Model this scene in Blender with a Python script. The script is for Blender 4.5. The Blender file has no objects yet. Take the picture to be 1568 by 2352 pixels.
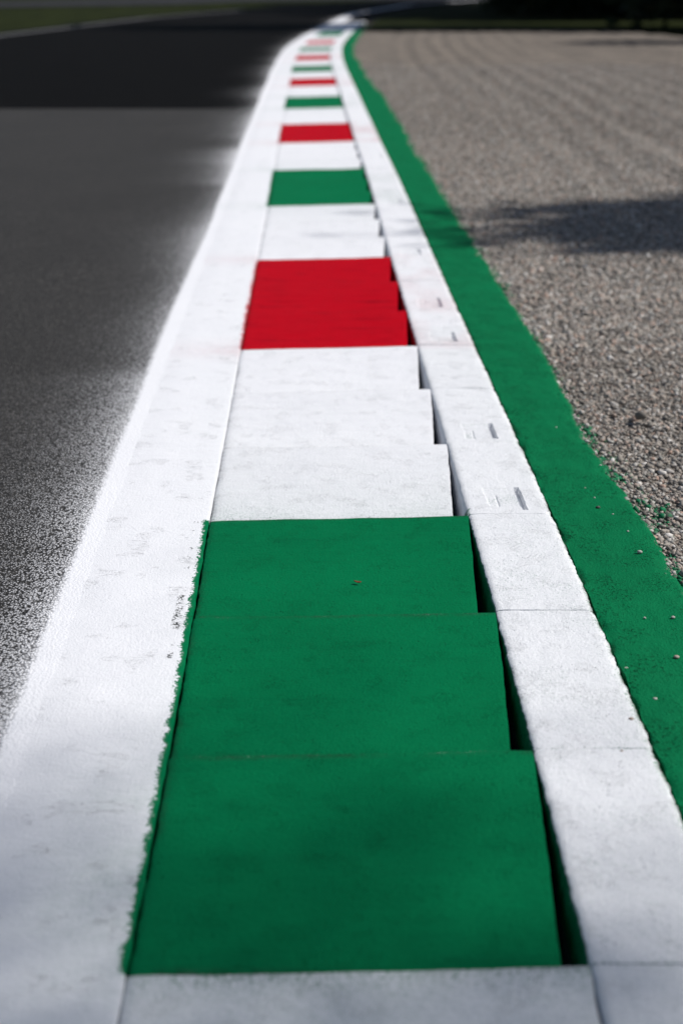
import bpy, math, random
import numpy as np
from mathutils import Vector

scene = bpy.context.scene
COL = scene.collection
rad = math.radians
rng = np.random.default_rng(7)
random.seed(7)

# ------------------------------------------------------------------ camera numbers
H = 1.30                      # lens height above the asphalt
LENS, SENS = 50.0, 36.0
F = LENS / SENS * 2352.0
PITCH = math.atan(1226.0 / F)
CT, ST = math.cos(PITCH), math.sin(PITCH)

def ground(xd, yd, z=0.0):
    """point of the level z under a spot of the 1568x2352 photograph"""
    u = yd + 50.0
    h = H - z
    zc = F * h / (CT * u)
    return (xd - 784.0) / F * zc, (zc - h * ST) / CT

SUN_EL, SUN_AZ = rad(47), rad(8)     # azimuth from +X towards +Y
SUN = Vector((math.cos(SUN_EL) * math.cos(SUN_AZ), math.cos(SUN_EL) * math.sin(SUN_AZ), math.sin(SUN_EL)))

# ------------------------------------------------------------------ noise
def vnoise(x, y, seed=0):
    x = np.asarray(x, float); y = np.asarray(y, float)
    xi = np.floor(x).astype(np.int64); yi = np.floor(y).astype(np.int64)
    fx = x - xi; fy = y - yi
    fx = fx * fx * (3 - 2 * fx); fy = fy * fy * (3 - 2 * fy)
    def hsh(a, b):
        n = (a * 374761393 + b * 668265263 + seed * 982451653) & 0xFFFFFFFF
        n = ((n ^ (n >> 13)) * 1274126177) & 0xFFFFFFFF
        n = n ^ (n >> 16)
        return (n & 0xFFFF) / 65535.0
    a = hsh(xi, yi); b = hsh(xi + 1, yi); c = hsh(xi, yi + 1); d = hsh(xi + 1, yi + 1)
    return (a * (1 - fx) + b * fx) * (1 - fy) + (c * (1 - fx) + d * fx) * fy

def fbm(x, y, seed=0, o=4):
    s = 0; a = 0.5; t = 0
    for i in range(o):
        s = s + a * vnoise(x * 2 ** i, y * 2 ** i, seed + i * 17); t += a; a *= 0.5
    return s / t

def sstep(a, b, x):
    t = np.clip((x - a) / (b - a), 0, 1)
    return t * t * (3 - 2 * t)

# ------------------------------------------------------------------ the line of the kerb (wall line R) and its neighbours
_D = np.array([-4, 0, 1.53, 2.22, 2.81, 3.40, 5.21, 7.0, 8.79, 10.5, 12.3, 13.8, 15.66, 17, 19, 20.3, 22, 25.1, 28.4, 31.2, 35.7, 41.6, 45.7, 57.9, 80, 105, 140])
_X = np.array([.36, .352, .346, .342, .334, .325, .281, .24, .205, .165, .114, .08, .03, 0, -.05, -.082, -.129, -.191, -.215, -.19, -.04, .236, .45, 1.1, 4.5, 12, 30])
_yy = np.linspace(-4, 140, 3000)
_xx = np.interp(_yy, _D, _X)
_k = np.exp(-0.5 * (np.arange(-30, 31) / 12.0) ** 2); _k /= _k.sum()
_xx = np.convolve(np.pad(_xx, 30, mode='edge'), _k, 'valid')
def RX(y): return np.interp(y, _yy, _xx)
W_BLOCK, W_LINE, W_SLAB, W_STRIP = .645, .29, .215, .265
def LX(y): return RX(y) - np.interp(y, [0, 2, 3.4, 12, 25, 60], [.635, .645, .66, .645, .59, .58])
def GX(y): return RX(y) + W_SLAB + np.interp(y, [0, 2.5, 3, 3.5, 4.07, 5.08, 6.7, 9, 16, 30, 60], [.25, .245, .240, .230, .216, .25, .25, .245, .27, .23, .23])
# joints between blocks: every third one is a change of paint
_JK = np.arange(-6, 75, 3)
_JD = np.array([-1.918, -.145, 1.628, 3.40, 5.19, 7.0, 8.76, 10.5, 12.3, 13.95, 15.66, 17.25, 19.0, 20.5, 21.95, 23.5, 25.1, 26.8, 28.4, 29.9, 31.4, 33.3, 35.6, 38.6, 41.6, 44.6, 47.6])
def JY(k): return float(np.interp(k, _JK, _JD))
RUNCOL = {}
for i, k in enumerate(range(-6, 72, 3)):
    c = 'white'
    if k >= 0 and k % 6 == 0 and k <= 60:
        c = 'green' if (k // 6) % 2 == 0 else 'red'
    RUNCOL[k] = c
def runcol_at(y):
    k = int(math.floor(np.interp(y, _JD, _JK) / 3.0) * 3)
    return RUNCOL.get(k, 'white')
COLOURED = [(JY(k), JY(k + 3), c) for k, c in RUNCOL.items() if c != 'white']
def run_cov(y, colour, soft=.006):
    """1 inside the runs of that colour, along the kerb"""
    s = np.zeros_like(y)
    for a, b, c in COLOURED:
        if c == colour:
            s = np.maximum(s, sstep(a - soft, a + soft, y) * (1 - sstep(b - soft, b + soft, y)))
    return s

# ------------------------------------------------------------------ node helpers
class NT:
    def __init__(self, name):
        self.m = bpy.data.materials.new(name); self.m.use_nodes = True
        self.t = self.m.node_tree; self.t.nodes.clear()
        self.out = self.n('ShaderNodeOutputMaterial')
        self.b = self.n('ShaderNodeBsdfPrincipled')
        self.t.links.new(self.b.outputs[0], self.out.inputs[0])
        self.pos = self.n('ShaderNodeNewGeometry').outputs['Position']
    def n(self, typ, **kw):
        x = self.t.nodes.new(typ)
        for k, v in kw.items(): setattr(x, k, v)
        return x
    def put(self, sock, v):
        if hasattr(v, 'is_linked') or isinstance(v, bpy.types.NodeSocket): self.t.links.new(v, sock)
        else: sock.default_value = v
    def attr(self, name): return self.n('ShaderNodeAttribute', attribute_name=name).outputs['Fac']
    def scaled(self, s):
        x = self.n('ShaderNodeVectorMath', operation='MULTIPLY'); self.put(x.inputs[0], self.pos); x.inputs[1].default_value = s
        return x.outputs[0]
    def noise(self, scale, detail=3, rough=.55, vec=None, dist=0):
        x = self.n('ShaderNodeTexNoise'); self.put(x.inputs['Vector'], self.pos if vec is None else vec)
        x.inputs['Scale'].default_value = scale; x.inputs['Detail'].default_value = detail
        x.inputs['Roughness'].default_value = rough; x.inputs['Distortion'].default_value = dist
        return x.outputs['Fac']
    def voro(self, scale, feature='F1', out='Distance', vec=None):
        x = self.n('ShaderNodeTexVoronoi', feature=feature); self.put(x.inputs['Vector'], self.pos if vec is None else vec)
        x.inputs['Scale'].default_value = scale
        return x.outputs[out]
    def math(self, op, a, b=None, c=None, clamp=False):
        x = self.n('ShaderNodeMath', operation=op, use_clamp=clamp); self.put(x.inputs[0], a)
        if b is not None: self.put(x.inputs[1], b)
        if c is not None: self.put(x.inputs[2], c)
        return x.outputs[0]
    def mapr(self, v, a, b, c=0., d=1.):
        x = self.n('ShaderNodeMapRange', interpolation_type='SMOOTHSTEP'); self.put(x.inputs[0], v)
        for i, q in enumerate((a, b, c, d)): x.inputs[i + 1].default_value = q
        return x.outputs[0]
    def mix(self, f, a, b, blend='MIX'):
        x = self.n('ShaderNodeMix', data_type='RGBA', blend_type=blend)
        self.put(x.inputs[0], f)
        for s, v in ((x.inputs[6], a), (x.inputs[7], b)):
            self.put(s, (*v, 1) if isinstance(v, tuple) else v)
        return x.outputs[2]
    def ramp(self, f, stops):
        x = self.n('ShaderNodeValToRGB'); self.put(x.inputs[0], f)
        e = x.color_ramp.elements
        while len(e) < len(stops): e.new(0.5)
        for el, (p, c) in zip(e, stops): el.position = p; el.color = (*c, 1)
        return x.outputs[0]
    def bump(self, h, dist, strength=1., prev=None):
        x = self.n('ShaderNodeBump'); x.inputs['Strength'].default_value = strength; x.inputs['Distance'].default_value = dist
        self.put(x.inputs['Height'], h)
        if prev is not None: self.put(x.inputs['Normal'], prev)
        return x.outputs[0]
    def done(self, col, rough=.6, normal=None, spec=.4):
        self.put(self.b.inputs['Base Color'], (*col, 1) if isinstance(col, tuple) else col)
        self.put(self.b.inputs['Roughness'], rough)
        self.put(self.b.inputs['Specular IOR Level'], spec)
        if normal is not None: self.put(self.b.inputs['Normal'], normal)
        return self.m

WHITE, GREEN, RED = (.80, .80, .85), (.0, .20, .082), (.45, .0, .008)

def cov_mask(nt, attr, grain, k):
    """paint that only partly covers: grains poke through where the cover is thin"""
    a = nt.attr(attr)
    return nt.math('MULTIPLY_ADD', nt.math('SUBTRACT', a, grain), k, 0.5, clamp=True), a

def paint_layers(nt, base, grain, k):
    w = nt.noise(2.3, 4)
    wc = nt.mix(w, (.78, .785, .82), (.84, .845, .87))
    g1 = nt.noise(3.1, 3); g2 = nt.noise(55, 3)
    gc = nt.mix(nt.math('MULTIPLY_ADD', g2, .35, nt.math('MULTIPLY', g1, .65)), (.0, .108, .038), (.0, .180, .066))
    smu = nt.mapr(nt.noise(5, 5, .7, vec=nt.scaled((.45, 2.6, 1))), .50, .78, 0, .42)
    gc = nt.mix(smu, gc, (.0, .092, .036))
    wc = nt.mix(nt.math('MULTIPLY', smu, .22), wc, (.55, .57, .60))
    rs = nt.noise(9, 5, .65, vec=nt.scaled((.5, 2.4, 1)))
    rc = nt.mix(nt.mapr(rs, .50, .80), RED, (.20, .0, .006))
    m, _ = cov_mask(nt, 'cov_w', grain, k); c = nt.mix(m, base, wc)
    tg = nt.math('MULTIPLY', nt.attr('tint_g'), nt.mapr(nt.noise(45, 4, .7), .25, .75, .55, 1.3))
    c = nt.mix(tg, c, gc)
    trd = nt.math('MULTIPLY', nt.attr('tint_r'), nt.mapr(nt.noise(40, 4, .7), .25, .75, .4, 1.4))
    c = nt.mix(trd, c, rc)
    m2, _ = cov_mask(nt, 'cov_g', grain, k); c = nt.mix(m2, c, gc)
    m3, _ = cov_mask(nt, 'cov_r', grain, k); c = nt.mix(m3, c, rc)
    dt = nt.math('MULTIPLY', nt.attr('grime'), nt.mapr(nt.noise(60, 4, .7), .32, .62))
    c = nt.mix(dt, c, (.022, .022, .020))
    paint = nt.math('MAXIMUM', nt.math('MAXIMUM', m, m2), m3)
    return c, paint

def m_white(nt):
    return nt.math('SUBTRACT', nt.math('SUBTRACT', 1.0, nt.attr('cov_g')), nt.attr('cov_r'), clamp=True)

def mat_asphalt(name, dark=1.0, far=False):
    nt = NT(name)
    cellc = nt.voro(170, out='Color')
    sep = nt.n('ShaderNodeSeparateColor'); nt.put(sep.inputs[0], cellc)
    d = nt.voro(170)
    big = nt.noise(1.1, 4)
    base = nt.ramp(sep.outputs[0], [(0, (.026, .026, .027)), (.45, (.048, .048, .050)), (.75, (.082, .081, .082)), (1, (.20, .195, .19))])
    base = nt.mix(nt.math('MULTIPLY', d, 1.0, clamp=True), base, (.016, .016, .017))
    base = nt.mix(nt.mapr(big, .3, .7, 0, .45), base, (.030, .030, .031))
    base = nt.mix(nt.mapr(nt.noise(75, 3, .7), .35, .65, 0, .5), base, nt.mix(1.0, base, (.42, .42, .42), 'MULTIPLY'))
    base = nt.mix(nt.mapr(nt.noise(24, 4, .7), .35, .65, 0, .40), base, nt.mix(1.0, base, (.45, .45, .45), 'MULTIPLY'))
    base = nt.mix(1.0, base, (1.22, 1.17, 1.10), 'MULTIPLY')
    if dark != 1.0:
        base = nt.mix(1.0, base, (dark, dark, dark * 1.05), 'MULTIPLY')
    g = nt.math('ADD', nt.math('MULTIPLY', nt.noise(240, 2), .5), nt.math('MULTIPLY', nt.math('MULTIPLY_ADD', d, 1.1, -.1), .5))
    c, paint = paint_layers(nt, base, nt.mapr(g, .22, .68), 1.0)
    hgt = nt.math('SUBTRACT', nt.noise(300, 2), nt.math('MULTIPLY', d, 1.4))
    hgt = nt.math('MULTIPLY', hgt, nt.mapr(nt.attr('cov_w'), .45, 1.4, 1., .22))
    nb = nt.bump(hgt, .0035, .9)
    m = nt.done(c, nt.mapr(paint, 0, 1, .8, .62), nb, .22 if dark == 1 else .03)
    return m

def mat_line():
    """thick white road paint on asphalt: the grain is half filled in"""
    nt = NT('line_paint')
    d = nt.voro(170)
    sep = nt.n('ShaderNodeSeparateColor'); nt.put(sep.inputs[0], nt.voro(170, out='Color'))
    base = nt.ramp(sep.outputs[0], [(0, (.026, .026, .027)), (.45, (.048, .048, .050)), (.75, (.082, .081, .082)), (1, (.20, .195, .19))])
    base = nt.mix(nt.math('MULTIPLY', d, 1.0, clamp=True), base, (.016, .016, .017))
    g = nt.math('ADD', nt.math('MULTIPLY', nt.noise(240, 2), .5), nt.math('MULTIPLY', nt.math('MULTIPLY_ADD', d, 1.1, -.1), .5))
    c, paint = paint_layers(nt, base, nt.mapr(g, .22, .68), 2.2)
    # hair cracks and small dark pits that the paint left open
    crk = nt.noise(26, 4, .7, vec=nt.scaled((.55, 1.9, 1)), dist=1.2)
    line = nt.math('ABSOLUTE', nt.math('SUBTRACT', crk, .5))
    gate = nt.mapr(nt.noise(11, 2), .57, .67)
    pit = nt.math('MULTIPLY', nt.mapr(line, .004, .010, 1, 0), gate)
    c = nt.mix(nt.math('MULTIPLY', pit, .42), c, (.22, .22, .24))
    strokes = nt.noise(22, 4, .6, vec=nt.scaled((.8, 2.2, 1)), dist=.8)
    h = nt.math('ADD', nt.math('MULTIPLY', strokes, .7), nt.math('MULTIPLY', nt.noise(220, 3), .55))
    h = nt.math('SUBTRACT', h, nt.math('MULTIPLY', pit, .8))
    nb = nt.bump(h, .0042, .75)
    return nt.done(c, nt.mapr(paint, 0, 1, .85, .60), nb, nt.mapr(m_white(nt), 0, 1, .04, .30))

def mat_concrete(name='painted_concrete', rough_amt=1.0, chip=True):
    nt = NT(name)
    base = nt.ramp(nt.noise(90, 4), [(.3, (.10, .10, .10)), (.55, (.26, .255, .25)), (.8, (.42, .41, .40))])
    g = nt.mapr(nt.noise(210, 3, .7), .33, .67)
    c, paint = paint_layers(nt, base, g, 2.4)
    # pits: little air holes with a dark bottom
    v = nt.voro(95); ga = nt.mapr(nt.noise(19, 3), .53, .66)
    hole = nt.math('MULTIPLY', nt.mapr(v, .10, .24, 1, 0), ga)
    dash = nt.noise(42, 4, .75, dist=1.5)
    da = nt.math('MULTIPLY', nt.mapr(nt.math('ABSOLUTE', nt.math('SUBTRACT', dash, .5)), .003, .008, 1, 0), nt.mapr(nt.noise(13, 3), .54, .62))
    pit = nt.math('MAXIMUM', hole, da)
    c = nt.mix(nt.math('MULTIPLY', pit, .42), c, nt.mix(1.0, c, (.22, .24, .26), 'MULTIPLY'))
    h = nt.math('ADD', nt.math('MULTIPLY', nt.noise(170, 4, .7), 1.0 * rough_amt), nt.math('MULTIPLY', nt.noise(38, 4, .6), .55))
    h = nt.math('ADD', h, nt.math('MULTIPLY', nt.noise(14, 3, .5, vec=nt.scaled((.5, 2.5, 1))), .6))
    h = nt.math('SUBTRACT', h, nt.math('MULTIPLY', pit, .9))
    nb = nt.bump(h, .0040, .7)
    return nt.done(c, .62, nb, nt.mapr(m_white(nt), 0, 1, .035, .30))

def mat_strip():
    nt = NT('strip_paint')
    base = nt.ramp(nt.noise(120, 3), [(.3, (.07, .07, .07)), (.7, (.3, .29, .28))])
    v = nt.voro(150)
    g = nt.mapr(nt.noise(200, 3, .7), .33, .67)
    c, paint = paint_layers(nt, base, g, 2.6)
    sp = nt.math('MULTIPLY', nt.mapr(nt.noise(135, 3, .7), .54, .66), nt.mapr(nt.noise(8, 4), .40, .62))
    c = nt.mix(nt.math('MULTIPLY', sp, .75), c, nt.mix(1.0, c, (.15, .2, .2), 'MULTIPLY'))
    h = nt.math('ADD', nt.math('MULTIPLY', nt.noise(170, 3, .65), .9), nt.math('MULTIPLY', nt.noise(24, 4), .6))
    h = nt.math('SUBTRACT', h, nt.math('MULTIPLY', sp, .6))
    return nt.done(c, .7, nt.bump(h, .005, .9), .06)

def mat_stone():
    nt = NT('gravel_stone')
    r = nt.attr('tone')
    c = nt.ramp(r, [(0, (.10, .092, .084)), (.22, (.27, .25, .228)), (.5, (.42, .385, .345)), (.68, (.50, .44, .39)), (.76, (.52, .36, .29)), (.82, (.36, .37, .35)), (.93, (.62, .59, .56)), (1, (.78, .76, .74))])
    n = nt.noise(420, 3)
    c = nt.mix(nt.mapr(n, .3, .75, 0, .5), c, nt.mix(1., c, (.45, .45, .46), 'MULTIPLY'))
    a = nt.attr('cov_g')
    m = nt.math('MULTIPLY_ADD', nt.math('SUBTRACT', a, nt.noise(60, 2)), 6., .5, clamp=True)
    c = nt.mix(1.0, c, (.91, .89, .865), 'MULTIPLY')
    c = nt.mix(m, c, (.0, .15, .058))
    return nt.done(c, .75, nt.bump(n, .001, .5), .3)

def mat_gravel():
    nt = NT('gravel_bed')
    v = nt.n('ShaderNodeTexVoronoi'); nt.put(v.inputs['Vector'], nt.pos); v.inputs['Scale'].default_value = 72
    sep = nt.n('ShaderNodeSeparateColor'); nt.put(sep.inputs[0], v.outputs['Color'])
    c = nt.ramp(sep.outputs[0], [(0, (.16, .148, .132)), (.4, (.33, .30, .265)), (.7, (.44, .395, .35)), (.82, (.46, .34, .28)), (1, (.66, .63, .60))])
    c = nt.mix(nt.mapr(v.outputs['Distance'], .25, .62, 0, .85), c, (.07, .067, .064))
    big = nt.noise(1.7, 5, .6)
    c = nt.mix(nt.mapr(big, .35, .7, 0, .5), c, (.40, .35, .30))
    c = nt.mix(1.0, c, (.82, .795, .765), 'MULTIPLY')
    h = nt.math('ADD', nt.math('MULTIPLY', v.outputs['Distance'], -1.0), nt.math('MULTIPLY', nt.noise(11, 4), .25))
    return nt.done(c, .9, nt.bump(h, .014, 1.0), .15)

def mat_simple(name, lo, hi, scale, rough=.9, bumpd=.02, spec=.15, detail=5):
    nt = NT(name)
    n = nt.noise(scale, detail, .65); n2 = nt.noise(scale * 6, 3)
    c = nt.mix(nt.mapr(n, .3, .7), lo, hi)
    c = nt.mix(nt.mapr(n2, .3, .7, 0, .5), c, lo)
    return nt.done(c, rough, nt.bump(n2, bumpd, .8), spec)

def mat_leaf(name, lo, hi):
    nt = NT(name)
    oi = nt.attr('tone')
    c = nt.mix(oi, lo, hi)
    return nt.done(c, .7, None, .2)

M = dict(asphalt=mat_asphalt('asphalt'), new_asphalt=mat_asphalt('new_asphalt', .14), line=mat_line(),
         concrete=mat_concrete(), strip=mat_strip(), stone=mat_stone(), gravel=mat_gravel(),
         grass=mat_simple('grass_turf', (.008, .011, .003), (.028, .036, .008), .9, .95, .05, .05),
         earth=mat_simple('earth', (.02, .018, .014), (.05, .045, .035), 3.0),
         road=mat_simple('service_asphalt', (.022, .022, .026), (.04, .04, .046), 1.5, .95, .01, .1),
         bark=mat_simple('bark', (.03, .022, .016), (.08, .062, .045), 9, .9, .03),
         leaf=mat_leaf('leaves', (.016, .034, .008), (.06, .10, .022)),
         dleaf=mat_leaf('dark_leaves', (.008, .014, .006), (.022, .036, .012)),
         deadleaf=mat_simple('dry_leaf', (.12, .03, .015), (.25, .07, .03), 200, .7, .001))

# ------------------------------------------------------------------ mesh helpers
def link(o, parent=None):
    COL.objects.link(o)
    if parent is not None: o.parent = parent
    return o

def mesh_from(name, verts, faces_flat, nper, mat, attrs=None, smooth=True, sharp=None, parent=None):
    me = bpy.data.meshes.new(name)
    verts = np.ascontiguousarray(verts, np.float32)
    f = np.ascontiguousarray(faces_flat, np.int32).ravel()
    nf = len(f) // nper
    me.vertices.add(len(verts)); me.vertices.foreach_set('co', verts.ravel())
    me.loops.add(len(f)); me.loops.foreach_set('vertex_index', f)
    me.polygons.add(nf); me.polygons.foreach_set('loop_start', np.arange(nf, dtype=np.int32) * nper)
    if attrs:
        for k, v in attrs.items():
            a = me.attributes.new(k, 'FLOAT', 'POINT'); a.data.foreach_set('value', np.ascontiguousarray(v, np.float32).ravel())
    me.update(calc_edges=True); me.validate()
    if smooth:
        me.shade_smooth()
        if sharp: me.set_sharp_from_angle(angle=rad(sharp))
    me.materials.append(mat)
    return link(bpy.data.objects.new(name, me), parent)

def grid(name, X, Y, Z, mat, attrs=None, sharp=None, parent=None, origin=None):
    ny, nx = X.shape
    v = np.stack([X, Y, Z], -1).reshape(-1, 3)
    if origin is not None: v = v - np.array(origin)
    i = np.arange(ny * nx).reshape(ny, nx)
    q = np.stack([i[:-1, :-1], i[:-1, 1:], i[1:, 1:], i[1:, :-1]], -1).reshape(-1, 4)
    return mesh_from(name, v, q, 4, mat, {k: a.reshape(-1) for k, a in (attrs or {}).items()}, True, sharp, parent)

def tag(o, label=None, cat=None, group=None, kind=None):
    if label: o['label'] = label
    if cat: o['category'] = cat
    if group: o['group'] = group
    if kind: o['kind'] = kind
    return o

def empty(name, loc):
    o = bpy.data.objects.new(name, None); o.location = loc; o.empty_display_size = .1
    return link(o)

def growing(a, b, d0, r, dmax=2.0):
    out = [a]; d = d0
    while out[-1] < b:
        out.append(out[-1] + d); d = min(d * r, dmax)
    out[-1] = b
    return np.array(out)

# ------------------------------------------------------------------ track surface
def spray(lat, y):
    """how much white mist lies on the asphalt at lat metres left of the line's own edge (lat < 0 outside)"""
    d = np.maximum(-lat, 0)
    streak = fbm(y * 1.3 + 3, lat * .35, 5, 3)
    st2 = np.exp(-((y - 7.6) / .9) ** 2) + .8 * np.exp(-((y - 11.3) / .7) ** 2) + .5 * np.exp(-((y - 5.6) / .6) ** 2)
    wob = .035 * (fbm(y * .9, y * 0 + .5, 9, 3) - .5)
    core = 1 / (1 + np.exp((d - .026 - wob * .6) / .016)) * 1.9
    mid = .42 * np.exp(-d / .10)
    wide = (.46 + .30 * sstep(.45, .7, streak) + .30 * st2) * np.exp(-d / .45)
    lam = np.where(lat >= 0, 1.7 + 0 * lat, np.clip(np.maximum(core, mid + wide * .75), 0, 1.7))
    return lam

def asphalt_piece(name, y0, y1, mat, d0):
    ys = growing(y0, y1, d0, 1.02, 1.5) if y0 > 1 else np.concatenate([np.linspace(y0, 1.2, 20)[:-1], growing(1.2, y1, d0, 1.008, .15)])
    lat = np.concatenate([-growing(.0, 1.0, .006, 1.012, .03)[::-1], ])
    outer = np.linspace(1, 0, 14)[:-1]
    rows = []
    X = []; 
    for y in ys:
        le = float(LX(y)) - W_LINE
        al = float(np.interp(y, [-4, 20, 36, 53, 64, 80, 100, 120], [-9.4, -9.3, -8.9, -7.4, -5.4, -2.6, 4, 12]))
        al = min(al, le - 1.3)
        X.append(np.concatenate([al + (le - 1.0 - al) * (1 - outer), le + lat, np.concatenate([np.linspace(le, le + .12, 15)[1:], np.linspace(le + .12, float(LX(y)) - .006, 6)[1:]])]))
    X = np.array(X); Y = np.repeat(ys[:, None], X.shape[1], 1)
    le = (LX(Y) - W_LINE)
    cw = spray(X - le, Y)
    cg = np.zeros_like(X); cr = np.zeros_like(X)
    for a, b, c in COLOURED:        # thin drifts of colour where the spray gun stopped
        for e, s in ((a, 1.0), (b, .5)):
            q = .42 * s * np.exp(-((Y - e) / (.05 + .02 * a)) ** 2) * np.exp(-np.maximum(le - X, 0) / .22) * (fbm(X * 2, Y * 3, 3) + .3)
            if c == 'green': cg = np.maximum(cg, q)
            else: cr = np.maximum(cr, q * .45)
    Z = .003 * (fbm(X * 1.5, Y * 1.5, 21) - .5)
    o = grid(name, X, Y, Z, mat, dict(cov_w=cw * 1.5 - .62, cov_g=cg * 1.6 - .66, cov_r=cr * 1.6 - .66))
    return tag(o, kind='structure')

tag(asphalt_piece('track', -3.0, 15.66, M['asphalt'], .03), 'worn grey asphalt race track left of the kerb')
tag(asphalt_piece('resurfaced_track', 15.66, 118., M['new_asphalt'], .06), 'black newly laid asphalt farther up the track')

# white line beside the blocks
def white_line():
    ys = np.concatenate([np.linspace(-3, 1.3, 40)[:-1], growing(1.3, 60, .0075, 1.0032, .35)])
    s = np.concatenate([np.linspace(.004, .20, 24)[:-1], np.linspace(.20, W_LINE - .0025, 40)])
    Y = np.repeat(ys[:, None], len(s), 1); S = np.repeat(s[None], len(ys), 0).copy()
    jag = .006 * (fbm(Y[:, -1] * 26, Y[:, -1] * 0, 31, 4) - .55)
    on_col = np.maximum(run_cov(ys, 'green', .03), run_cov(ys, 'red', .03) * .6)
    jag = jag * (.25 + .75 * on_col) + .0015 - .0010 * on_col
    S[:, -1] += jag; S[:, -2] += jag * .6
    X = LX(Y) - W_LINE + S
    cw = spray(S, Y)
    cg = np.zeros_like(X) ; cr = np.zeros_like(X)
    edge = W_LINE - S                     # metres from the joint with the blocks
    n1 = fbm(X * 34, Y * 34, 41, 4); n2 = fbm(Y * 2.6, X * 0 + 1.3, 42, 3); n3 = fbm(X * 9, Y * 14, 43, 3)
    wd = .0115 + .008 * (n2 - .5) + .012 * (n1 - .5)
    on = sstep(-.020, .016, wd - edge + .008 * (fbm(X * 110, Y * 110, 46, 2) - .5))
    rg, rr = run_cov(Y, 'green'), run_cov(Y, 'red')
    nearg = np.exp(-np.maximum(Y - 3.4, 0) * 3) + .35
    cg = np.maximum(cg, 1.75 * on * rg); cr = np.maximum(cr, 1.3 * on * rr * .9)
    # bare, half covered asphalt between the white and the colour
    gap = np.exp(-((edge - wd - .012 - .016 * (n2)) / (.008 + .010 * n3)) ** 2) * sstep(.42, .66, n2 + .55 * (n1 - .5))
    cw = cw - 1.0 * gap * np.maximum(rg, rr * .7) * np.minimum(nearg, 1)
    # faint mist of colour drifting over the white
    mist = np.exp(-edge / .05) * .34 * np.maximum(rg, 0) * (.5 + n3)
    corner = .62 * np.exp(-((Y - 1.78) / .22) ** 2) * np.exp(-((edge - .07) / .10) ** 2) * n1 * 1.5
    cg = np.maximum(cg, np.maximum(mist, corner * .55))
    for a, b, c in COLOURED:
        for e in (a, b):
            q = .34 * np.exp(-((Y - e) / (.05 + .012 * a)) ** 2) * (.35 + n3) * (.5 + .5 * np.exp(-edge / .12))
            if c == 'green': cg = np.maximum(cg, q)
            else: cr = np.maximum(cr, q * .8)
    tg = .05 * np.exp(-edge / .10) * np.exp(-np.maximum(Y - 5, 0) / 3) * (.4 + n3) + .22 * np.exp(-((Y - 1.85) / .35) ** 2) * np.exp(-((edge - .05) / .14) ** 2) * (.3 + n3)
    tr = np.zeros_like(X)
    for a, b, c in COLOURED:
        for e in (a, b):
            q = np.exp(-((Y - e) / (.06 + .012 * a)) ** 2) * (.3 + n3) * (.35 + .65 * np.exp(-edge / .10))
            if c == 'red': tr = np.maximum(tr, .22 * q)
            elif a > 3: tg = np.maximum(tg, .20 * q)
    Z = .0024 + .0016 * (fbm(X * 9, Y * 13, 44, 2) - .5)
    bl = sstep(-.02, .12, S)
    Z = Z * bl - .0010 * (1 - bl) + .003 * (fbm(X * 1.5, Y * 1.5, 21) - .5)
    # lateral roll-down into the joint
    Z = Z * (1 - .75 * np.exp(-np.maximum(edge, 0) / .03)) - .0015 * np.exp(-edge / .004)
    xx = np.concatenate([X, X[:, -1:] + .0015], 1); yy = np.concatenate([Y, Y[:, -1:]], 1); zz = np.concatenate([Z, Z[:, -1:] * 0 - .06], 1)
    def ext(a): return np.concatenate([a, a[:, -1:]], 1)
    o = grid('white_edge_line', xx, yy, zz, M['line'], dict(cov_w=ext(cw * 1.5 - .62), cov_g=ext(cg * 1.5 - .62), cov_r=ext(cr * 1.5 - .66), tint_g=ext(tg), tint_r=ext(tr)), sharp=55)
    tag(o, 'broad white painted line between asphalt and kerb', kind='structure')
white_line()

# ------------------------------------------------------------------ kerb sections
ORD = ['first', 'second', 'third', 'fourth', 'fifth', 'sixth', 'seventh', 'eighth', 'ninth', 'tenth', 'eleventh', 'twelfth', 'thirteenth', 'fourteenth']

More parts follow.
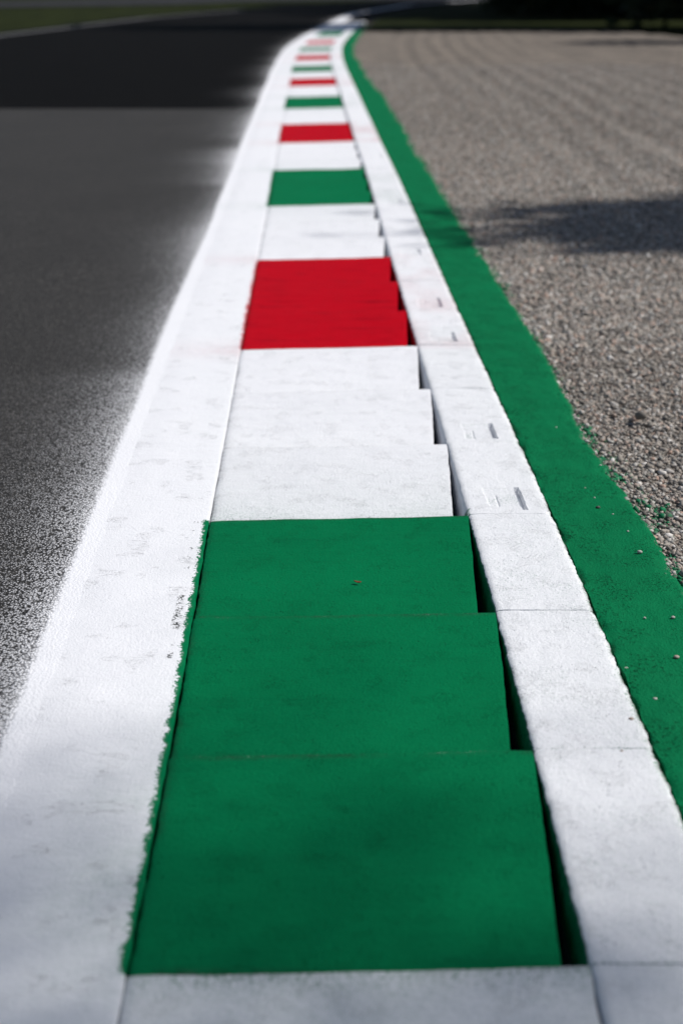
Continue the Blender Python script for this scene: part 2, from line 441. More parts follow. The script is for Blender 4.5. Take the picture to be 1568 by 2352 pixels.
def block_mesh(k, colour, parent, org):
    y0, y1 = JY(k) + .0015, JY(k + 1) - .0015
    fine = k < 8
    nx, ny = (56, 52) if fine else ((22, 14) if k < 26 else (10, 6))
    bev = .004
    tv = np.concatenate([[0, bev * .4, bev], np.linspace(.02, y1 - y0 - .02, ny), [y1 - y0 - bev * .6, y1 - y0 - bev * .25, y1 - y0]])
    tu = np.concatenate([[0, .35 * bev, bev], np.linspace(.015, W_BLOCK - .015, nx), [W_BLOCK - bev, W_BLOCK - .35 * bev, W_BLOCK]]) / W_BLOCK
    V, U = np.meshgrid(tv, tu, indexing='ij')
    Y = y0 + V; v = V / (y1 - y0)
    sd = k * 13 + 5
    L = LX(Y) + (.0012 if colour != 'white' else .0004) + .0015 * (1 - v) + (.0055 if colour != 'white' else .003) * (fbm(Y * 30, Y * 0 + k, sd, 3) - .5)
    R = RX(Y) - .0008 - .036 * np.clip(1 - v, 0, 1) ** 1.15 + .0035 * (fbm(Y * 18, Y * 0 + 7, sd + 1, 4) - .5)
    X = L + (R - L) * U
    jy = .006 * (fbm(X * 7, X * 0 + k * 3.3, sd + 2, 4) - .5)
    Y = Y + jy * np.where(v > .5, (v - .5) * 2, (.5 - v) * 2)
    z = (.001 + .015 * U) * v + (-.001 - .011 * U) * (1 - v)
    z = z + .004 * (fbm(X * 5, Y * 6, sd + 3, 3) - .5) + .0016 * (fbm(X * 18, Y * 18, sd + 4, 2) - .5)
    # worn, rounded rims
    def rim(d): return -.004 * np.exp(-d / .0035)
    z = z + rim(V) * .4 + rim(y1 - y0 - V) * .35 + rim(U * W_BLOCK) * .8 + rim((1 - U) * W_BLOCK) * .15
    n1 = fbm(X * 11, Y * 13, sd + 5, 4); n2 = fbm(X * 2.2, Y * 2.2, 61, 3)
    cw = np.full_like(X, 1.3); cg = np.zeros_like(X); cr = np.zeros_like(X); tg = np.zeros_like(X)
    if colour == 'green': cg += 1.35
    elif colour == 'red': cr += 1.35
    else:
        for a, b, c in COLOURED:
            dist = np.where(Y > b, Y - b, a - Y); dist = np.maximum(dist, 0)
            wdt = .05 if True else 0
            q = (.36 * np.exp(-dist / .30) * (.55 + .8 * n2) + .42 * np.exp(-dist / .035) * (n1 + .35)) if c == 'green' else (.55 * np.exp(-dist / .03) * (n1 + .4))
            if a > 4.5: q = np.where(Y > b, q, q * 1.0)
            if c == 'green': cg = np.maximum(cg, q)
            else: cr = np.maximum(cr, q)
        cg -= .36; cr -= .40
        for a, b, c in COLOURED:
            if c == 'green':
                dist = np.maximum(np.where(Y > b, Y - b, a - Y), 0)
                tg = np.maximum(tg, .26 * np.exp(-dist / .40) * (.55 + .9 * (n2 - .2)) * (1 if a < 5 else .55))
    if colour == 'green': cr -= .4
    if colour == 'red': cg -= .4
    nz = fbm(X * 24, Y * 24, sd + 8, 4); nl = fbm(X * 3, X * 0 + k, sd + 9, 2)
    lowc = 1.0 if colour == 'white' else .45
    for dd, wdt, amt in ((V, .006, .9), (y1 - y0 - V, .004, .8)):
        ch = np.exp(-dd / (wdt * (.4 + nl))) * sstep(.50, .66, nz) * amt * lowc
        cw = cw - ch * 1.25 * (colour == 'white') ; cg = cg - ch * 1.5 * (colour == 'green'); cr = cr - ch * 1.5 * (colour == 'red')
        if colour != 'white': cw = cw - ch * 1.6
    gr = np.clip((np.exp(-V / .005) + .8 * np.exp(-(y1 - y0 - V) / .0035)) * (.15 + 1.1 * sstep(.40, .62, fbm(X * 5, X * 0 + k, sd + 10, 3))), 0, 1) * (.35 if colour == 'white' else .8)
    gr = np.maximum(gr, .5 * np.exp(-U * W_BLOCK / .006) * sstep(.40, .65, fbm(Y * 9, Y * 0 + k, sd + 14, 3)))
    # skirt round the block
    def ring(a, low=None):
        b = np.pad(a, 1, mode='edge')
        if low is not None:
            b[0, :] = b[-1, :] = b[:, 0] = b[:, -1] = low
        return b
    Xr, Yr, Zr = ring(X), ring(Y), ring(z, -.13)
    o = grid('kerb_block', Xr, Yr, Zr, M['concrete'], dict(cov_w=ring(cw), cov_g=ring(cg), cov_r=ring(cr), tint_g=ring(tg), grime=ring(gr)), sharp=45, parent=parent, origin=org)
    return o

POCKETS = {3, 4, 6, 7, 9, 12, 16}
def slab_mesh(k, colour, parent, org):
    y0, y1 = JY(k), JY(k + 1)
    gapj = .0006
    y0 += gapj; y1 -= gapj
    fine = k < 10
    ny = 90 if fine else (16 if k < 26 else 6)
    nu = 70 if fine else (14 if k < 26 else 6)
    tv = np.concatenate([[0, .002, .005], np.linspace(.012, y1 - y0 - .012, ny), [y1 - y0 - .005, y1 - y0 - .002, y1 - y0]])
    tu = np.concatenate([[0, .002, .005], np.linspace(.010, W_SLAB - .010, nu), [W_SLAB - .005, W_SLAB - .002, W_SLAB]])
    V, U = np.meshgrid(tv, tu, indexing='ij')
    Yb = y0 + V; v = V / (y1 - y0)
    sd = k * 19 + 900
    jl = .0035 * (fbm(Yb * 60, Yb * 0 + 3, sd + 12, 2) - .5) + .003 * (fbm(Yb * 22, Yb * 0, sd, 4) - .5); jr = .005 * (fbm(Yb * 26, Yb * 0 + 4, sd + 1, 4) - .5) + .005 * (fbm(Yb * 110, Yb * 0 + 2, sd + 11, 2) - .5)
    X = RX(Yb) + U + jl * (1 - U / W_SLAB) + jr * (U / W_SLAB)
    er = W_SLAB - U
    corner = np.minimum(V, y1 - y0 - V)
    X = X - .007 * np.exp(-corner / .010) * np.exp(-er / .015)        # rounded outer corners
    Y = Yb
    Z = .020 + .0025 * (fbm(X * 6, Y * 6, sd + 2, 3) - .5) + .0013 * (fbm(X * 45, Y * 45, sd + 3, 2) - .5)
    def rim(d, r=.004): return -np.exp(-d / r)
    Z += rim(V) * .0008 + rim(y1 - y0 - V) * .0008 + .002 * (random.random() - .5) + rim(U, .005) * .006 + rim(er, .006) * .009
    n1 = fbm(X * 16, Y * 16, sd + 4, 4); n2 = fbm(X * 50, Y * 50, sd + 5, 3)
    cw = np.full_like(X, 1.3); cg = np.zeros_like(X); cr = np.zeros_like(X)
    if k in POCKETS:
        lv = .030 + .02 * random.random(); ln = .15 + .03 * random.random()
        wv = .004 * (fbm(Y * 30, Y * 0, sd + 8, 3) - .5)
        a = (V > lv) & (V < lv + ln) & (U > .060 + wv * 3) & (U < .150)
        b = (V > lv) & (V < lv + ln) & (U > .142 + wv) & (U < .1545)
        c = (V > lv + .005) & (V < lv + ln * .8) & (U > .084 + wv) & (U < .088 + wv) & (n1 > .42)
        soft = .4 + .6 * n1
        Z -= np.where(a, .0022 * soft, 0) + np.where(b, .012, 0) + np.where(c, .003, 0)
        cg = np.where(a & ~b, .22 + .7 * (n1 - .45), cg)
    # chips at the outer rim, green mist from the strip
    chip = np.exp(-er / .008) * sstep(.42, .62, n2 * .5 + n1 * .5 + .05)
    cw = cw - 1.15 * chip
    cg = np.maximum(cg, .75 * np.exp(-er / .020) * (.25 + n1) * (1.15 if k < 2 else .75))
    je = np.minimum(V, y1 - y0 - V)
    if k in (-1, 0, 1): cg = np.maximum(cg, .62 * np.exp(-je / .012) * (n2 + .15))
    # bare, thin paint near the inner rim of the first blocks
    if k in (0, 1, 2): cw = cw - .85 * np.exp(-U / .045) * sstep(.46, .72, n1 * .6 + n2 * .4) * np.exp(-((v - .45) / .25) ** 2)
    for aa, bb, c in COLOURED:
        dist = np.maximum(np.where(Y > bb, Y - bb, aa - Y), 0); inside = (Y > aa) & (Y < bb)
        q = np.where(inside, .30, .22 * np.exp(-dist / .15)) * (n1 + .2)
        if c == 'green': cg = np.maximum(cg, q)
        else: cr = np.maximum(cr, q * .9)
    cg -= .28; cr -= .34
    tg = .06 * np.exp(-er / .05) * (n1 + .3) + .05 * (Y < 5.5) + .06 * (k < 0) * (n1 + .3)
    tr = np.zeros_like(X)
    for aa, bb, c in COLOURED:
        ins = sstep(aa - .10, aa + .02, Y) * (1 - sstep(bb - .02, bb + .10, Y)) * np.clip(fbm(X * 5, Y * 2.2, 171, 3) * 2 - .55, 0, 1)
        if c == 'green' and aa > 3: tg = np.maximum(tg, .20 * ins)
        if c == 'red': tr = np.maximum(tr, .26 * ins)
    # sloping inner wall that goes down into the slot
    m = np.array([[.35, .014], [.75, .048], [1., .13]])
    wl = []; wz = []
    for f, dz in m:
        wl.append(X[:, :1] - f * .013 * (1 - v[:, :1]) + .006 * (fbm(Y[:, :1] * 60, Y[:, :1] * 0 + f * 9, sd + 6, 3) - .5)); wz.append(Z[:, :1] * 0 + .020 - dz)
    Xw = np.concatenate(wl[::-1] + [X], 1); Zw = np.concatenate(wz[::-1] + [Z], 1); Yw = np.concatenate([Y[:, :1]] * 3 + [Y], 1)
    def wall(a, val): return np.concatenate([np.full((a.shape[0], 3), val), a], 1)
    isg, isr = colour == 'green', colour == 'red'
    cw = wall(cw, 1.2); cg = wall(cg, 1.3 if isg else -.4); cr = wall(cr, 1.3 if isr else -.4); tg = wall(tg, 0.); tr = wall(tr, 0.)
    cw[:, 0] = -.5; cg[:, 0] = -.5; cr[:, 0] = -.5     # slot bottom left bare, so its shade is deepened in the colour
    if isg: cg[:, 3] = np.maximum(cg[:, 3], .9)
    if isr: cr[:, 3] = np.maximum(cr[:, 3], .9)
    if colour == 'white' and runcol_at(JY(k) - .1) == 'green':      # the green gun reached into this slot
        cg[:8, :6] = np.maximum(cg[:8, :6], .9 * fbm(Xw[:8, :6] * 40, Yw[:8, :6] * 40, 3) + .25)
    def ring(a, low=None):
        b = np.pad(a, 1, mode='edge')
        if low is not None: b[0, :] = b[-1, :] = b[:, 0] = b[:, -1] = low
        return b
    return grid('edge_slab', ring(Xw), ring(Yw), ring(Zw, -.14), M['concrete'], dict(cov_w=ring(cw), cov_g=ring(cg), cov_r=ring(cr), tint_g=ring(tg), tint_r=ring(tr)), sharp=50, parent=parent, origin=org)

count = {'green': 0, 'red': 0, 'white': 0}
for k in range(-3, 72, 3):
    c = RUNCOL[k]
    y0 = JY(k); org = (float(RX(y0)) - .3, y0, 0.)
    e = empty('kerb_section', org)
    i = count[c]; count[c] += 1
    if c == 'white' and i == 0: lab = 'white kerb section at the very front, cut off by the picture edge'
    elif c == 'white' and k > 60: lab = 'far dull white kerb section, %s one beyond the last green section' % ORD[(k - 63) // 3]
    else: lab = '%s painted kerb section, %s %s one counting from the front' % (c, ORD[i], c)
    tag(e, lab, 'kerb', 'painted kerb sections', 'thing')
    for j in range(3):
        if k + j < -2: continue
        b = block_mesh(k + j, c, e, org)
        slab_mesh(k + j, c, b, (0, 0, 0) if False else org)

# ------------------------------------------------------------------ green strip
def green_strip():
    ys = np.concatenate([np.linspace(-3, 1.6, 20)[:-1], growing(1.6, 44, .011, 1.004, .30)])
    n = 64
    T = np.linspace(0, 1, n)
    Y, T = np.meshgrid(ys, T, indexing='ij')
    jl = .006 * (fbm(Y * 24, Y * 0, 71, 4) - .5)
    jr = .022 * (fbm(Y * 4, Y * 0 + 2, 72, 5) - .5) + .12 * (fbm(Y * .9, Y * 0 + 2, 172, 4) - .5) * sstep(6, 14, Y) + .014 * (fbm(Y * 34, Y * 0 + 5, 73, 3) - .5)
    A = RX(Y) + W_SLAB + .005 + jl; B = GX(Y) + jr
    X = A + (B - A) * T
    Z = .011 - .006 * T + .004 * (fbm(X * 5, Y * 5, 74, 3) - .5) + .0016 * (fbm(X * 50, Y * 50, 75, 2) - .5)
    er = (1 - T) * (B - A); el = T * (B - A)
    Z -= .010 * np.exp(-er / .008)
    n1 = fbm(X * 9, Y * 9, 76, 4); n2 = fbm(X * 60, Y * 60, 77, 3)
    Z += .006 * (fbm(X * 22, Y * 22, 78, 3) - .5)
    rough = sstep(.055, .0, er) * sstep(.40, .65, n1)
    Z -= .010 * rough * n2
    # crumbled joint beside the slabs
    hole = np.exp(-el / .006) * sstep(.45, .75, fbm(Y * 15, Y * 0, 79, 3) * .6 + n2 * .4)
    Z -= .016 * hole
    cg = np.full_like(X, 1.25) - .95 * sstep(.020, .0, er) * sstep(.36, .7, n2)
    cw = np.zeros_like(X) - .4
    wall = lambda a: np.pad(a, ((0, 0), (1, 1)), mode='edge')
    Zw = wall(Z); Zw[:, 0] = -.12; Zw[:, -1] = -.12
    o = grid('painted_strip', wall(X), wall(Y), Zw, M['strip'], dict(cov_g=wall(cg), cov_w=wall(cw), cov_r=wall(cw)), sharp=60)
    tag(o, 'green painted concrete strip between the kerb and the gravel', kind='structure')
green_strip()

# ------------------------------------------------------------------ gravel
def gravel_z(X, Y):
    lat = X - GX(Y)
    # raked furrows that run along the trap, fading out near the strip
    q = lat - .028 * (Y - 14)
    fur = (.030 * (fbm(q * 3.2, Y * .07, 83, 3) - .5) + .009 * np.sin((q + .22 * fbm(q * .8, Y * .12, 85, 2)) * 2 * np.pi / .40) * (.45 + fbm(q * 1.7, Y * .1, 84, 2))) * sstep(.3, 1.0, lat)
    return -.012 + fur * sstep(5, 9, Y) + .022 * (fbm(X * 1.6, Y * .5, 81, 3) - .5) * sstep(.05, .5, lat) + .008 * (fbm(X * 9, Y * 9, 82, 3) - .5) * np.exp(-np.maximum(Y - 5, 0) / 3)
def gravel_bed():
    ys = np.concatenate([np.linspace(-3, 2, 12)[:-1], growing(2, 41, .04, 1.008, .4)])
    ls = np.concatenate([growing(-.06, 9, .02, 1.01, .045)[:-1], growing(9, 34, .06, 1.05, 1.5)])
    Y, L = np.meshgrid(ys, ls, indexing='ij')
    far = np.interp(L, [0, 3, 6.3, 7.2, 8.2, 14, 34], [39.6, 39.6, 39.4, 38, 33, 26, 15]) + 1.0 * (fbm(L * .7, L * 0, 88) - .5)
    t = (Y + 3) / 44.
    Y = -3 + (far + 3) * t
    X = GX(Y) + L
    Z = gravel_z(X, Y)
    o = grid('gravel_trap', X, Y, Z, M['gravel'])
    tag(o, 'pale grey raked gravel trap right of the green strip', kind='structure')
gravel_bed()

def ico(sub):
    import bmesh
    bm = bmesh.new(); bmesh.ops.create_icosphere(bm, subdivisions=sub, radius=1.)
    v = np.array([p.co[:] for p in bm.verts]); f = np.array([[q.index for q in p.verts] for p in bm.faces]); bm.free()
    return v, f
ICO1, ICO2 = ico(1), ico(2)

def stones(name, px, py, size, base, zfun, seed, label):
    r = np.random.default_rng(seed)
    n = len(px)
    V, Fc = base; nv = len(V)
    # squashed, lumpy shapes
    S = size[:, None] * np.stack([r.uniform(.85, 1.45, n), r.uniform(.75, 1.1, n), r.uniform(.55, .85, n)], 1)
    lump = 1 + .22 * r.standard_normal((40, nv))
    lid = r.integers(0, 40, n)
    P = V[None] * np.clip(lump[lid], .6, 1.35)[..., None] * S[:, None, :]
    a = r.uniform(0, 2 * np.pi, n); tl = r.normal(0, .35, n)
    ca, sa, ct, st = np.cos(a)[:, None], np.sin(a)[:, None], np.cos(tl)[:, None], np.sin(tl)[:, None]
    x, y, z = P[..., 0], P[..., 1], P[..., 2]
    x, z = x * ct - z * st, x * st + z * ct
    x, y = x * ca - y * sa, x * sa + y * ca
    zc = zfun(px, py) + size * r.uniform(-.1, .75, n)
    W = np.stack([x + px[:, None], y + py[:, None], z + zc[:, None]], -1).reshape(-1, 3)
    Fa = (Fc[None] + (np.arange(n) * nv)[:, None, None]).reshape(-1, 3)
    tone = np.repeat(r.uniform(0, 1, n), nv)
    lat = px - GX(py)
    patch = fbm(py * 5, px * 6, 91, 3)
    cg1 = 1.25 * np.exp(-np.maximum(lat, 0) / (.02 + .085 * sstep(.45, .72, patch) * np.exp(-((py - 3.35) / .55) ** 2) * 1.4 + .03)) * sstep(.32, .62, patch + .15 * r.standard_normal(n)) * r.uniform(.3, .85, n)
    cg = np.repeat(cg1, nv)
    o = mesh_from(name, W, Fa, 3, M['stone'], dict(tone=tone, cov_g=cg), smooth=False)
    return tag(o, label, kind='stuff')

def scatter(y0, y1, latmax, dens, seed):
    r = np.random.default_rng(seed)
    n = int((y1 - y0) * latmax(.5 * (y0 + y1)) * dens)
    py = r.uniform(y0, y1, n); lat = r.uniform(-.012, 1, n) * latmax(py); lat[:n // 40] = np.abs(r.normal(0, .02, n // 40)) - .035
    return GX(py) + lat, py
lm = lambda y: .35 + .20 * np.maximum(np.asarray(y) - 2, .2)
px, py = scatter(2.2, 5.2, lm, 15500, 1)
stones('gravel', px, py, np.clip(rng.lognormal(math.log(.0050), .34, len(px)), .0022, .0125), ICO2 if False else ICO1, gravel_z, 2, 'loose grey gravel stones lying beside the green strip')
px, py = scatter(5.2, 12.5, lm, 9000, 3)
stones('gravel', px, py, np.clip(rng.lognormal(math.log(.0062), .32, len(px)), .003, .014), ICO1, gravel_z, 4, 'blurred grey gravel stones farther along the trap')
px, py = scatter(12.5, 24, lambda y: .4 + .22 * np.asarray(y), 2600, 5)
stones('gravel', px, py, np.clip(rng.lognormal(math.log(.0065), .3, len(px)), .004, .014), ICO1, gravel_z, 6, 'far grey gravel stones in the middle of the trap')

# ------------------------------------------------------------------ single pebbles and scraps
def pebble(xs, ys, w, tone, label, z=.018, flat=.6, name='pebble', seed=0):
    x, y = ground(xs * .9405, ys * .9405, z)
    r = np.random.default_rng(seed + 100)
    V, Fc = ICO2
    P = V * (1 + .13 * r.standard_normal(len(V)))[:, None] if False else V * (1 + .10 * np.sin(V @ r.normal(0, 2.2, 3) + r.uniform(0, 6)) + .05 * r.standard_normal(len(V)))[:, None]
    zc = F * (H - z) / (CT * (ys * .9405 + 50))
    rx = w * .9405 * zc / F * .5
    P = P * np.array([rx, rx * r.uniform(.62, .85), rx * flat])
    a = r.uniform(-.35, .35); c, s = math.cos(a), math.sin(a)
    P = np.stack([P[:, 0] * c - P[:, 1] * s, P[:, 0] * s + P[:, 1] * c, P[:, 2]], 1)
    P[:, 2] -= P[:, 2].min()
    o = mesh_from(name, P, Fc, 3, M['stone'], dict(tone=np.full(len(P), tone), cov_g=np.zeros(len(P)) - .5), smooth=True)
    o.location = (x, y, z - .001)
    return tag(o, label, 'pebble', 'loose pebbles on the paint')
PEB = [
 (1357, 1044, 5, .97, 'tiny white pebble highest up the green strip, far from the others'),
 (1427, 1192, 5, .62, 'tiny tan pebble on the green strip above the dark round pebble'),
 (1450, 1216, 6, .95, 'tiny white pebble right above the dark round one on green paint'),
 (1459, 1241, 11, .02, 'dark round pebble with a black shadow on the green strip'),
 (1495, 1256, 5, .93, 'tiny pale pebble right of the dark round pebble on green'),
 (1532, 1298, 6, .98, 'tiny bright pebble on green paint between dark round and oblong pebbles'),
 (1560, 1351, 14, .90, 'oblong pale pebble lying flat near the right edge of the green strip'),
 (1432, 1080, 13, .94, 'large pinkish white pebble where the green paint meets the gravel'),
 (1465, 1137, 6, .96, 'small white pebble in the ragged rim of the green paint'),
 (1573, 1510, 7, .95, 'small white pebble left one of two lying level on green'),
 (1642, 1509, 11, .88, 'grey angular pebble at the right edge of the picture on green'),
 (1650, 1607, 15, .70, 'yellowish tan pebble, largest one low on the green strip'),
 (1528, 1635, 12, .93, 'pale oval pebble on green close beside the white edge slab'),
 (1598, 1708, 11, .95, 'lowest pale pebble on the green strip'),
]
for i, (a, b, w, t, l) in enumerate(PEB):
    pebble(a, b, w, t, l, z=.008, seed=i)
pebble(1540, 1757, 12, .77, 'brown crumb on the white edge slab above a joint', z=.019, flat=.5, seed=31)
pebble(1517, 1834, 8, .77, 'small red brown crumb on the white edge slab below a joint', z=.019, flat=.5, seed=32)
b = pebble(1562, 1025, 30, .12, 'large dark oblong stone resting on top of the gravel', z=.006, flat=.75, seed=33)
b['group'] = 'stones on the gravel'

def scrap(xs, ys, z):
    x, y = ground(xs * .9405, ys * .9405, z)
    n = 9; t = np.linspace(-1, 1, n)
    w = .0028 * np.sqrt(np.clip(1 - t ** 2, 0, 1)) + .0004
    xx = np.stack([t * .0085, t * .0085], 1); yy = np.stack([-w + t * -.003, w + t * -.003], 1)
    zz = np.stack([.0012 + .002 * t ** 2, .0022 + .002 * t ** 2], 1)
    o = grid('leaf', xx, yy, zz, M['deadleaf']); o.location = (x, y, z)
    s = o.modifiers.new('thick', 'SOLIDIFY'); s.thickness = .0006
    return tag(o, 'tiny dry red brown leaf scrap on the nearest green section', 'leaf')
scrap(873, 1423, .003)

# ------------------------------------------------------------------ beyond the track
def poly_strip(name, A, B, z, mat, label, n=60):
    A = np.array(A, float); B = np.array(B, float)
    t = np.linspace(0, 1, n); ta = np.linspace(0, 1, len(A)); tb = np.linspace(0, 1, len(B))
    a = np.stack([np.interp(t, ta, A[:, i]) for i in (0, 1)], 1); b = np.stack([np.interp(t, tb, B[:, i]) for i in (0, 1)], 1)
    s = np.linspace(0, 1, 14)
    P = a[:, None] * (1 - s)[None, :, None] + b[:, None] * s[None, :, None]
    o = grid(name, P[..., 0], P[..., 1], z + .02 * (fbm(P[..., 0] * .6, P[..., 1] * .6, 5) - .5), mat)
    return tag(o, label, kind='structure')

# one sheet of ground down to the horizon
g = np.concatenate([-np.geomspace(1500, 20, 14), np.linspace(-16, 16, 17), np.geomspace(20, 1500, 14)])
GXm, GYm = np.meshgrid(g, g + 20, indexing='xy')
tag(grid('ground', GXm, GYm, GXm * 0 - .16, M['earth']), 'bare ground under and around the circuit', kind='structure')
# turf both sides
yy = np.linspace(37.5, 118, 70)
def al(y): return np.interp(y, [-4, 20, 36, 53, 64, 80, 100, 120], [-9.4, -9.3, -8.9, -7.4, -5.4, -2.6, 4, 12])
def sheet(name, left, right, ys, z, mat, label, nx=40):
    s = np.linspace(0, 1, nx) ** 1.6
    Y = np.repeat(ys[:, None], nx, 1); l = left(ys)[:, None]; r = right(ys)[:, None]
    X = l + (r - l) * s[None]
    o = grid(name, X, Y, z + .05 * (fbm(X * .5, Y * .5, 15) - .5) * np.minimum(1, np.abs(X - l)), mat)
    return tag(o, label, kind='structure')
sheet('grass_verge', lambda y: GX(y) - .02 - .03 * (y > 44), lambda y: y * 0 + 60, np.linspace(14, 118, 100), -.085, M['grass'], 'grass beyond the gravel trap on the right')
sheet('grass_field', lambda y: al(y) + .05, lambda y: y * 0 - 60, np.linspace(-3, 118, 100), -.02, M['grass'], 'grass verge along the far left side of the track')
# far white line at the left side of the track
ys = np.linspace(-3, 66, 120)
xl = np.interp(ys, [-3, 20, 36, 53, 64, 70], [-8.7, -8.6, -8.25, -6.7, -4.5, -3.6])
tag(grid('far_edge_line', np.stack([xl - .10, xl + .10], 1), np.stack([ys, ys], 1), np.full((120, 2), .006), mat_simple('old_white_paint', (.14, .14, .15), (.26, .26, .26), 6, .8, .002)),
    'thin white line along the far left edge of the track', kind='structure')
poly_strip('service_road', [(-60, 46), (-16.5, 71.5), (-9, 79.5), (-6, 90), (0, 98), (14, 104)], [(-60, 58), (-22, 84), (-14, 98), (-8, 116), (2, 122), (16, 124)], .015, M['road'], 'grey service road beyond the left grass verge')

# ------------------------------------------------------------------ trees
def leaf_cloud(n, size, shape, seed, clumps=60, pw=2.):
    r = np.random.default_rng(seed)
    # clumps spread through the crown's volume
    d = r.normal(size=(clumps, 3)); d /= (np.abs(d) ** pw).sum(1, keepdims=True) ** (1 / pw)
    c = d * (r.uniform(.35, 1, clumps) ** .5)[:, None]
    cs = r.uniform(.16, .30, clumps)
    ci = r.integers(0, clumps, n)
    off = r.normal(size=(n, 3)) * .55
    p = (c[ci] + off * cs[ci][:, None])
    tone = np.clip(r.uniform(0, .6, clumps)[ci] + r.uniform(0, .4, n), 0, 1)
    p = p * np.array(shape)
    a = r.normal(size=(n, 3)); a /= np.linalg.norm(a, axis=1, keepdims=True)
    b = np.cross(a, r.normal(size=(n, 3))); b /= np.linalg.norm(b, axis=1, keepdims=True)
    s = size * r.uniform(.6, 1.3, n)[:, None]
    q = np.stack([p - a * s, p + b * s * .55, p + a * s, p - b * s * .55], 1).reshape(-1, 3)
    f = np.arange(4 * n).reshape(-1, 4)
    return q, f, np.repeat(tone, 4), c * np.array(shape)

def tube(pts, rads, seg=8):
    pts = np.array(pts, float); v = []; f = []
    for i, (p, r) in enumerate(zip(pts, rads)):
        d = pts[min(i + 1, len(pts) - 1)] - pts[max(i - 1, 0)]; d /= np.linalg.norm(d)
        u = np.cross(d, [.3, .8, .1]); u /= np.linalg.norm(u); w = np.cross(d, u)
        for j in range(seg):
            t = 2 * math.pi * j / seg
            v.append(p + r * (math.cos(t) * u + math.sin(t) * w))
    for i in range(len(pts) - 1):
        for j in range(seg):
            f.append([i * seg + j, i * seg + (j + 1) % seg, (i + 1) * seg + (j + 1) % seg, (i + 1) * seg + j])
    return np.array(v), np.array(f)

def tree_kind(H_, shape, z0, n, size, mat, seed, pw=2.):
    """returns (trunk mesh, crown mesh); crown centre at z0"""
    q, f, tone, cl = leaf_cloud(n, size, shape, seed, 70 if pw == 2 else 150, pw)
    q[:, 2] += z0
    cr = mesh_from('crown', q, f, 4, mat, dict(tone=tone), smooth=False)
    r = np.random.default_rng(seed)
    V = []; Fc = []; base = 0
    def add(pts, rads):
        nonlocal base
        v, ff = tube(pts, rads); V.append(v); Fc.append(ff + base); base += len(v)
    top = z0 + shape[2] * .6
    tp = [(0.05 * math.sin(i), .05 * math.cos(i * 1.7), -.2 + top * i / 8.) for i in range(9)]
    rr = .028 * H_
    add(tp, [rr * (1.35 if i == 0 else 1) * (1 - .105 * i) for i in range(9)])
    for c in cl[::4]:
        zb = max(z0 - shape[2] * .8, c[2] + z0 - np.hypot(c[0], c[1]) * .9)
        a = np.array([0, 0, zb]); b_ = np.array([c[0], c[1], c[2] + z0])
        mid = (a + b_) / 2 + np.array([0, 0, .06 * H_ * r.uniform(-.3, 1)])
        add([a, mid, b_], [rr * .42, rr * .26, rr * .08])
    tr = mesh_from('trunk', np.concatenate(V), np.concatenate(Fc), 4, M['bark'], None, smooth=True)
    return tr, cr

def place_tree(kind, x, y, s, rz, label, name='tree', group=None, cat='tree', first=[]):
    e = empty(name, (x, y, -.03)); e.scale = s if isinstance(s, tuple) else (s, s, s); e.rotation_euler = (0, 0, rz)
    tag(e, label, cat, group, 'thing')
    for o in kind:
        if o.parent is None and o not in first:
            first.append(o); c = o
        else:
            c = o.copy(); COL.objects.link(c)
        c.parent = e
    return e

broad = tree_kind(14., (4.6, 4.6, 5.2), 8.6, 9000, .26, M['leaf'], 201)
dense = tree_kind(13., (4.4, 4.4, 6.2), 7.0, 11000, .28, M['dleaf'], 202)
slim = tree_kind(12., (1.3, 1.12, 4.4), 7.3, 34000, .12, M['leaf'], 203, 4.)
TREES = [
 (dense, 11.2, 60, 1.0, .3, 'dark dense tree at the corner of the wood behind the gravel'),
 (dense, 15.5, 57, 1.1, 1.7, 'dark dense tree standing at the right edge of the picture'),
 (dense, 10.2, 69, 1.1, 2.9, 'dark dense tree behind the corner tree of the wood'),
 (broad, 15.0, 74, 1.15, .9, 'broad leafy tree deeper in the dark wood'),
 (dense, 12.5, 84, 1.2, 4.1, 'dark dense tree far back beside the bend of the track'),
 (broad, 20.5, 66, 1.1, 5.0, 'broad leafy tree right behind the edge tree of the wood'),
 (dense, 11.5, 44.2, (1.55, .80, 1.25), 0., 'wide dense tree right of the view whose shadow crosses the far kerb'),
 (dense, 19.5, 43.0, (1.3, .85, 1.1), 0., 'dense tree right of the view shading the end of the gravel'),
]
for kd, x, y, s, rz, lab in TREES:
    place_tree(kd, x, y, s, rz, lab, group='trees of the dark wood')
# the slim tree whose tip throws the shadow on the gravel
hx, hy = 1.60, 8.05
d = 12.2 / math.tan(SUN_EL)
place_tree(slim, hx + d * math.cos(SUN_AZ), hy + d * math.sin(SUN_AZ), 1.0, .4, 'slim upright tree right of the view whose tip shades the gravel')

hx, hy = 5.6, 32.2
place_tree(slim, hx + d * math.cos(SUN_AZ), hy + d * math.sin(SUN_AZ), 1.0, 2.4, 'slim upright tree far right of the view shading the far gravel corner')

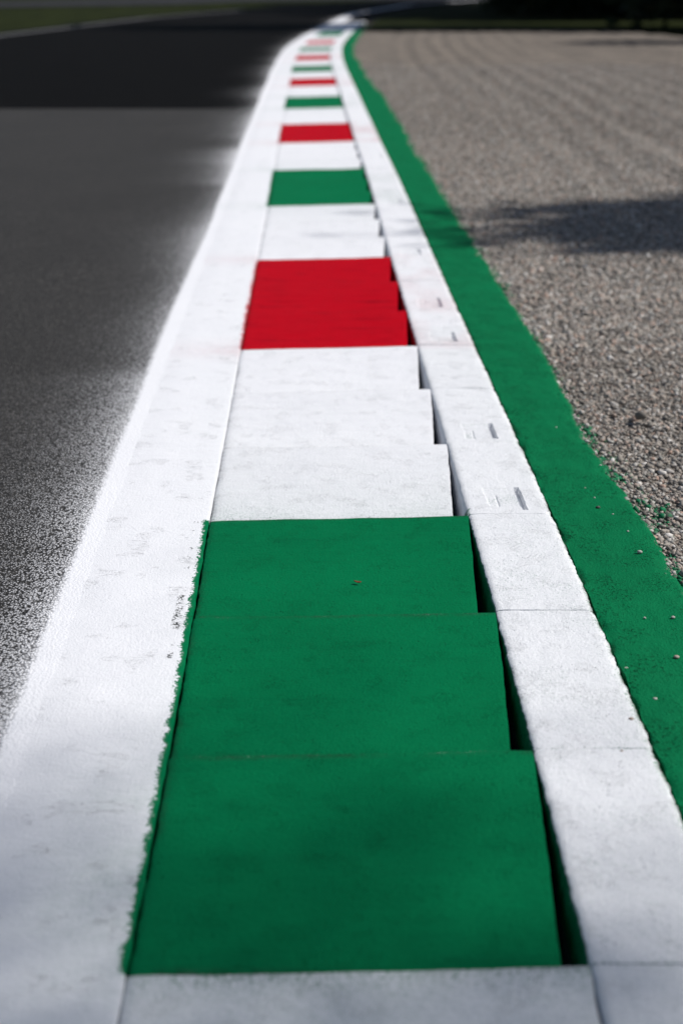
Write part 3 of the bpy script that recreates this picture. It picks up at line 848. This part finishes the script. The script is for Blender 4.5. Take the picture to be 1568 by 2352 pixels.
# tree added out of view for its shade; the thin rim of its crown dims the near end of the kerb
def added_shade_tree():
    r = np.random.default_rng(404); n = 120000
    d = r.normal(size=(n, 3)); d /= np.linalg.norm(d, axis=1, keepdims=True)
    p = d * (4.5 * r.uniform(0, 1, n) ** .4 + r.normal(0, .30, n))[:, None]
    p += .0 * (np.stack([fbm(p[:, 1], p[:, 2], 5), fbm(p[:, 0], p[:, 2], 6), fbm(p[:, 0], p[:, 1], 7)], 1) - .5)
    a = r.normal(size=(n, 3)); a /= np.linalg.norm(a, axis=1, keepdims=True)
    b = np.cross(a, r.normal(size=(n, 3))); b /= np.linalg.norm(b, axis=1, keepdims=True)
    s = .05 * r.uniform(.7, 1.3, n)[:, None]; p[:, 2] += 20
    q = np.stack([p - a * s, p + b * s * .55, p + a * s, p - b * s * .55], 1).reshape(-1, 3)
    cr = mesh_from('crown', q, np.arange(4 * n).reshape(-1, 4), 4, M['leaf'], dict(tone=np.repeat(r.uniform(0, 1, n), 4)), smooth=False)
    v, f = tube([(.1 * math.sin(i), .1 * math.cos(2 * i), -.2 + 2.2 * i) for i in range(11)], [.42 - .035 * i for i in range(11)])
    return mesh_from('trunk', v, f, 4, M['bark']), cr
tx, ty = -3.2, -1.98
d = 20 / math.tan(SUN_EL)
place_tree(added_shade_tree(), tx + d * math.cos(SUN_AZ), ty + d * math.sin(SUN_AZ), 1.0, 0, 'unseen tall tree added so that its crown dims the nearest kerb')

# low hedge at the foot of the wood
def hedge():
    r = np.random.default_rng(303); n = 16000
    t = r.uniform(0, 1, n)
    path = np.array([(6.2, 62), (8.6, 57.5), (12, 54.5), (17, 51.5), (24, 48)])
    tt = np.linspace(0, 1, len(path))
    px = np.interp(t, tt, path[:, 0]); py = np.interp(t, tt, path[:, 1])
    hh = 1.5 + .5 * fbm(t * 14, t * 0, 7)
    p = np.stack([px + r.normal(0, .35, n), py + r.normal(0, .35, n), r.uniform(-.03, 1, n) ** .8 * hh if False else np.abs(r.uniform(0, 1, n)) ** .8 * hh], 1)
    a = r.normal(size=(n, 3)); a /= np.linalg.norm(a, axis=1, keepdims=True)
    b = np.cross(a, r.normal(size=(n, 3))); b /= np.linalg.norm(b, axis=1, keepdims=True)
    s = .12 * r.uniform(.6, 1.4, n)[:, None]
    q = np.stack([p - a * s, p + b * s * .6, p + a * s, p - b * s * .6], 1).reshape(-1, 3)
    o = mesh_from('hedge', q, np.arange(4 * n).reshape(-1, 4), 4, M['dleaf'], dict(tone=np.repeat(r.uniform(0, .8, n), 4)), smooth=False)
    tag(o, 'low dark hedge along the foot of the wood', 'hedge', kind='thing')
hedge()

# ------------------------------------------------------------------ light, sky, camera
w = bpy.data.worlds.new('World'); scene.world = w; w.use_nodes = True
nt = w.node_tree; bg = nt.nodes['Background']
sky = nt.nodes.new('ShaderNodeTexSky'); sky.sky_type = 'NISHITA'; sky.sun_disc = False
sky.sun_elevation = SUN_EL; sky.sun_rotation = rad(90) - SUN_AZ
nt.links.new(sky.outputs[0], bg.inputs[0]); bg.inputs[1].default_value = .05
sl = bpy.data.lights.new('sun', 'SUN'); sl.energy = 3.6; sl.angle = rad(.53); sl.color = (1, .965, .92)
so = link(bpy.data.objects.new('sun', sl)); so.location = (20, 5, 25)
so.rotation_euler = SUN.to_track_quat('Z', 'Y').to_euler()

cam = bpy.data.cameras.new('camera'); co = link(bpy.data.objects.new('camera', cam))
cam.sensor_fit = 'VERTICAL'; cam.sensor_height = SENS; cam.lens = LENS
cam.clip_start = .05; cam.clip_end = 5000
co.location = (0, 0, H); co.rotation_euler = (rad(90) - PITCH, 0, 0)
cam.dof.use_dof = True; cam.dof.focus_distance = F * H / (CT * 1370.); cam.dof.aperture_fstop = 2.3; cam.dof.aperture_blades = 9
scene.camera = co
vs = scene.view_settings
vs.view_transform = 'Standard'; vs.look = 'None'; vs.exposure = .36; vs.gamma = 1; vs.use_curve_mapping = False
scene.cycles.use_denoising = True
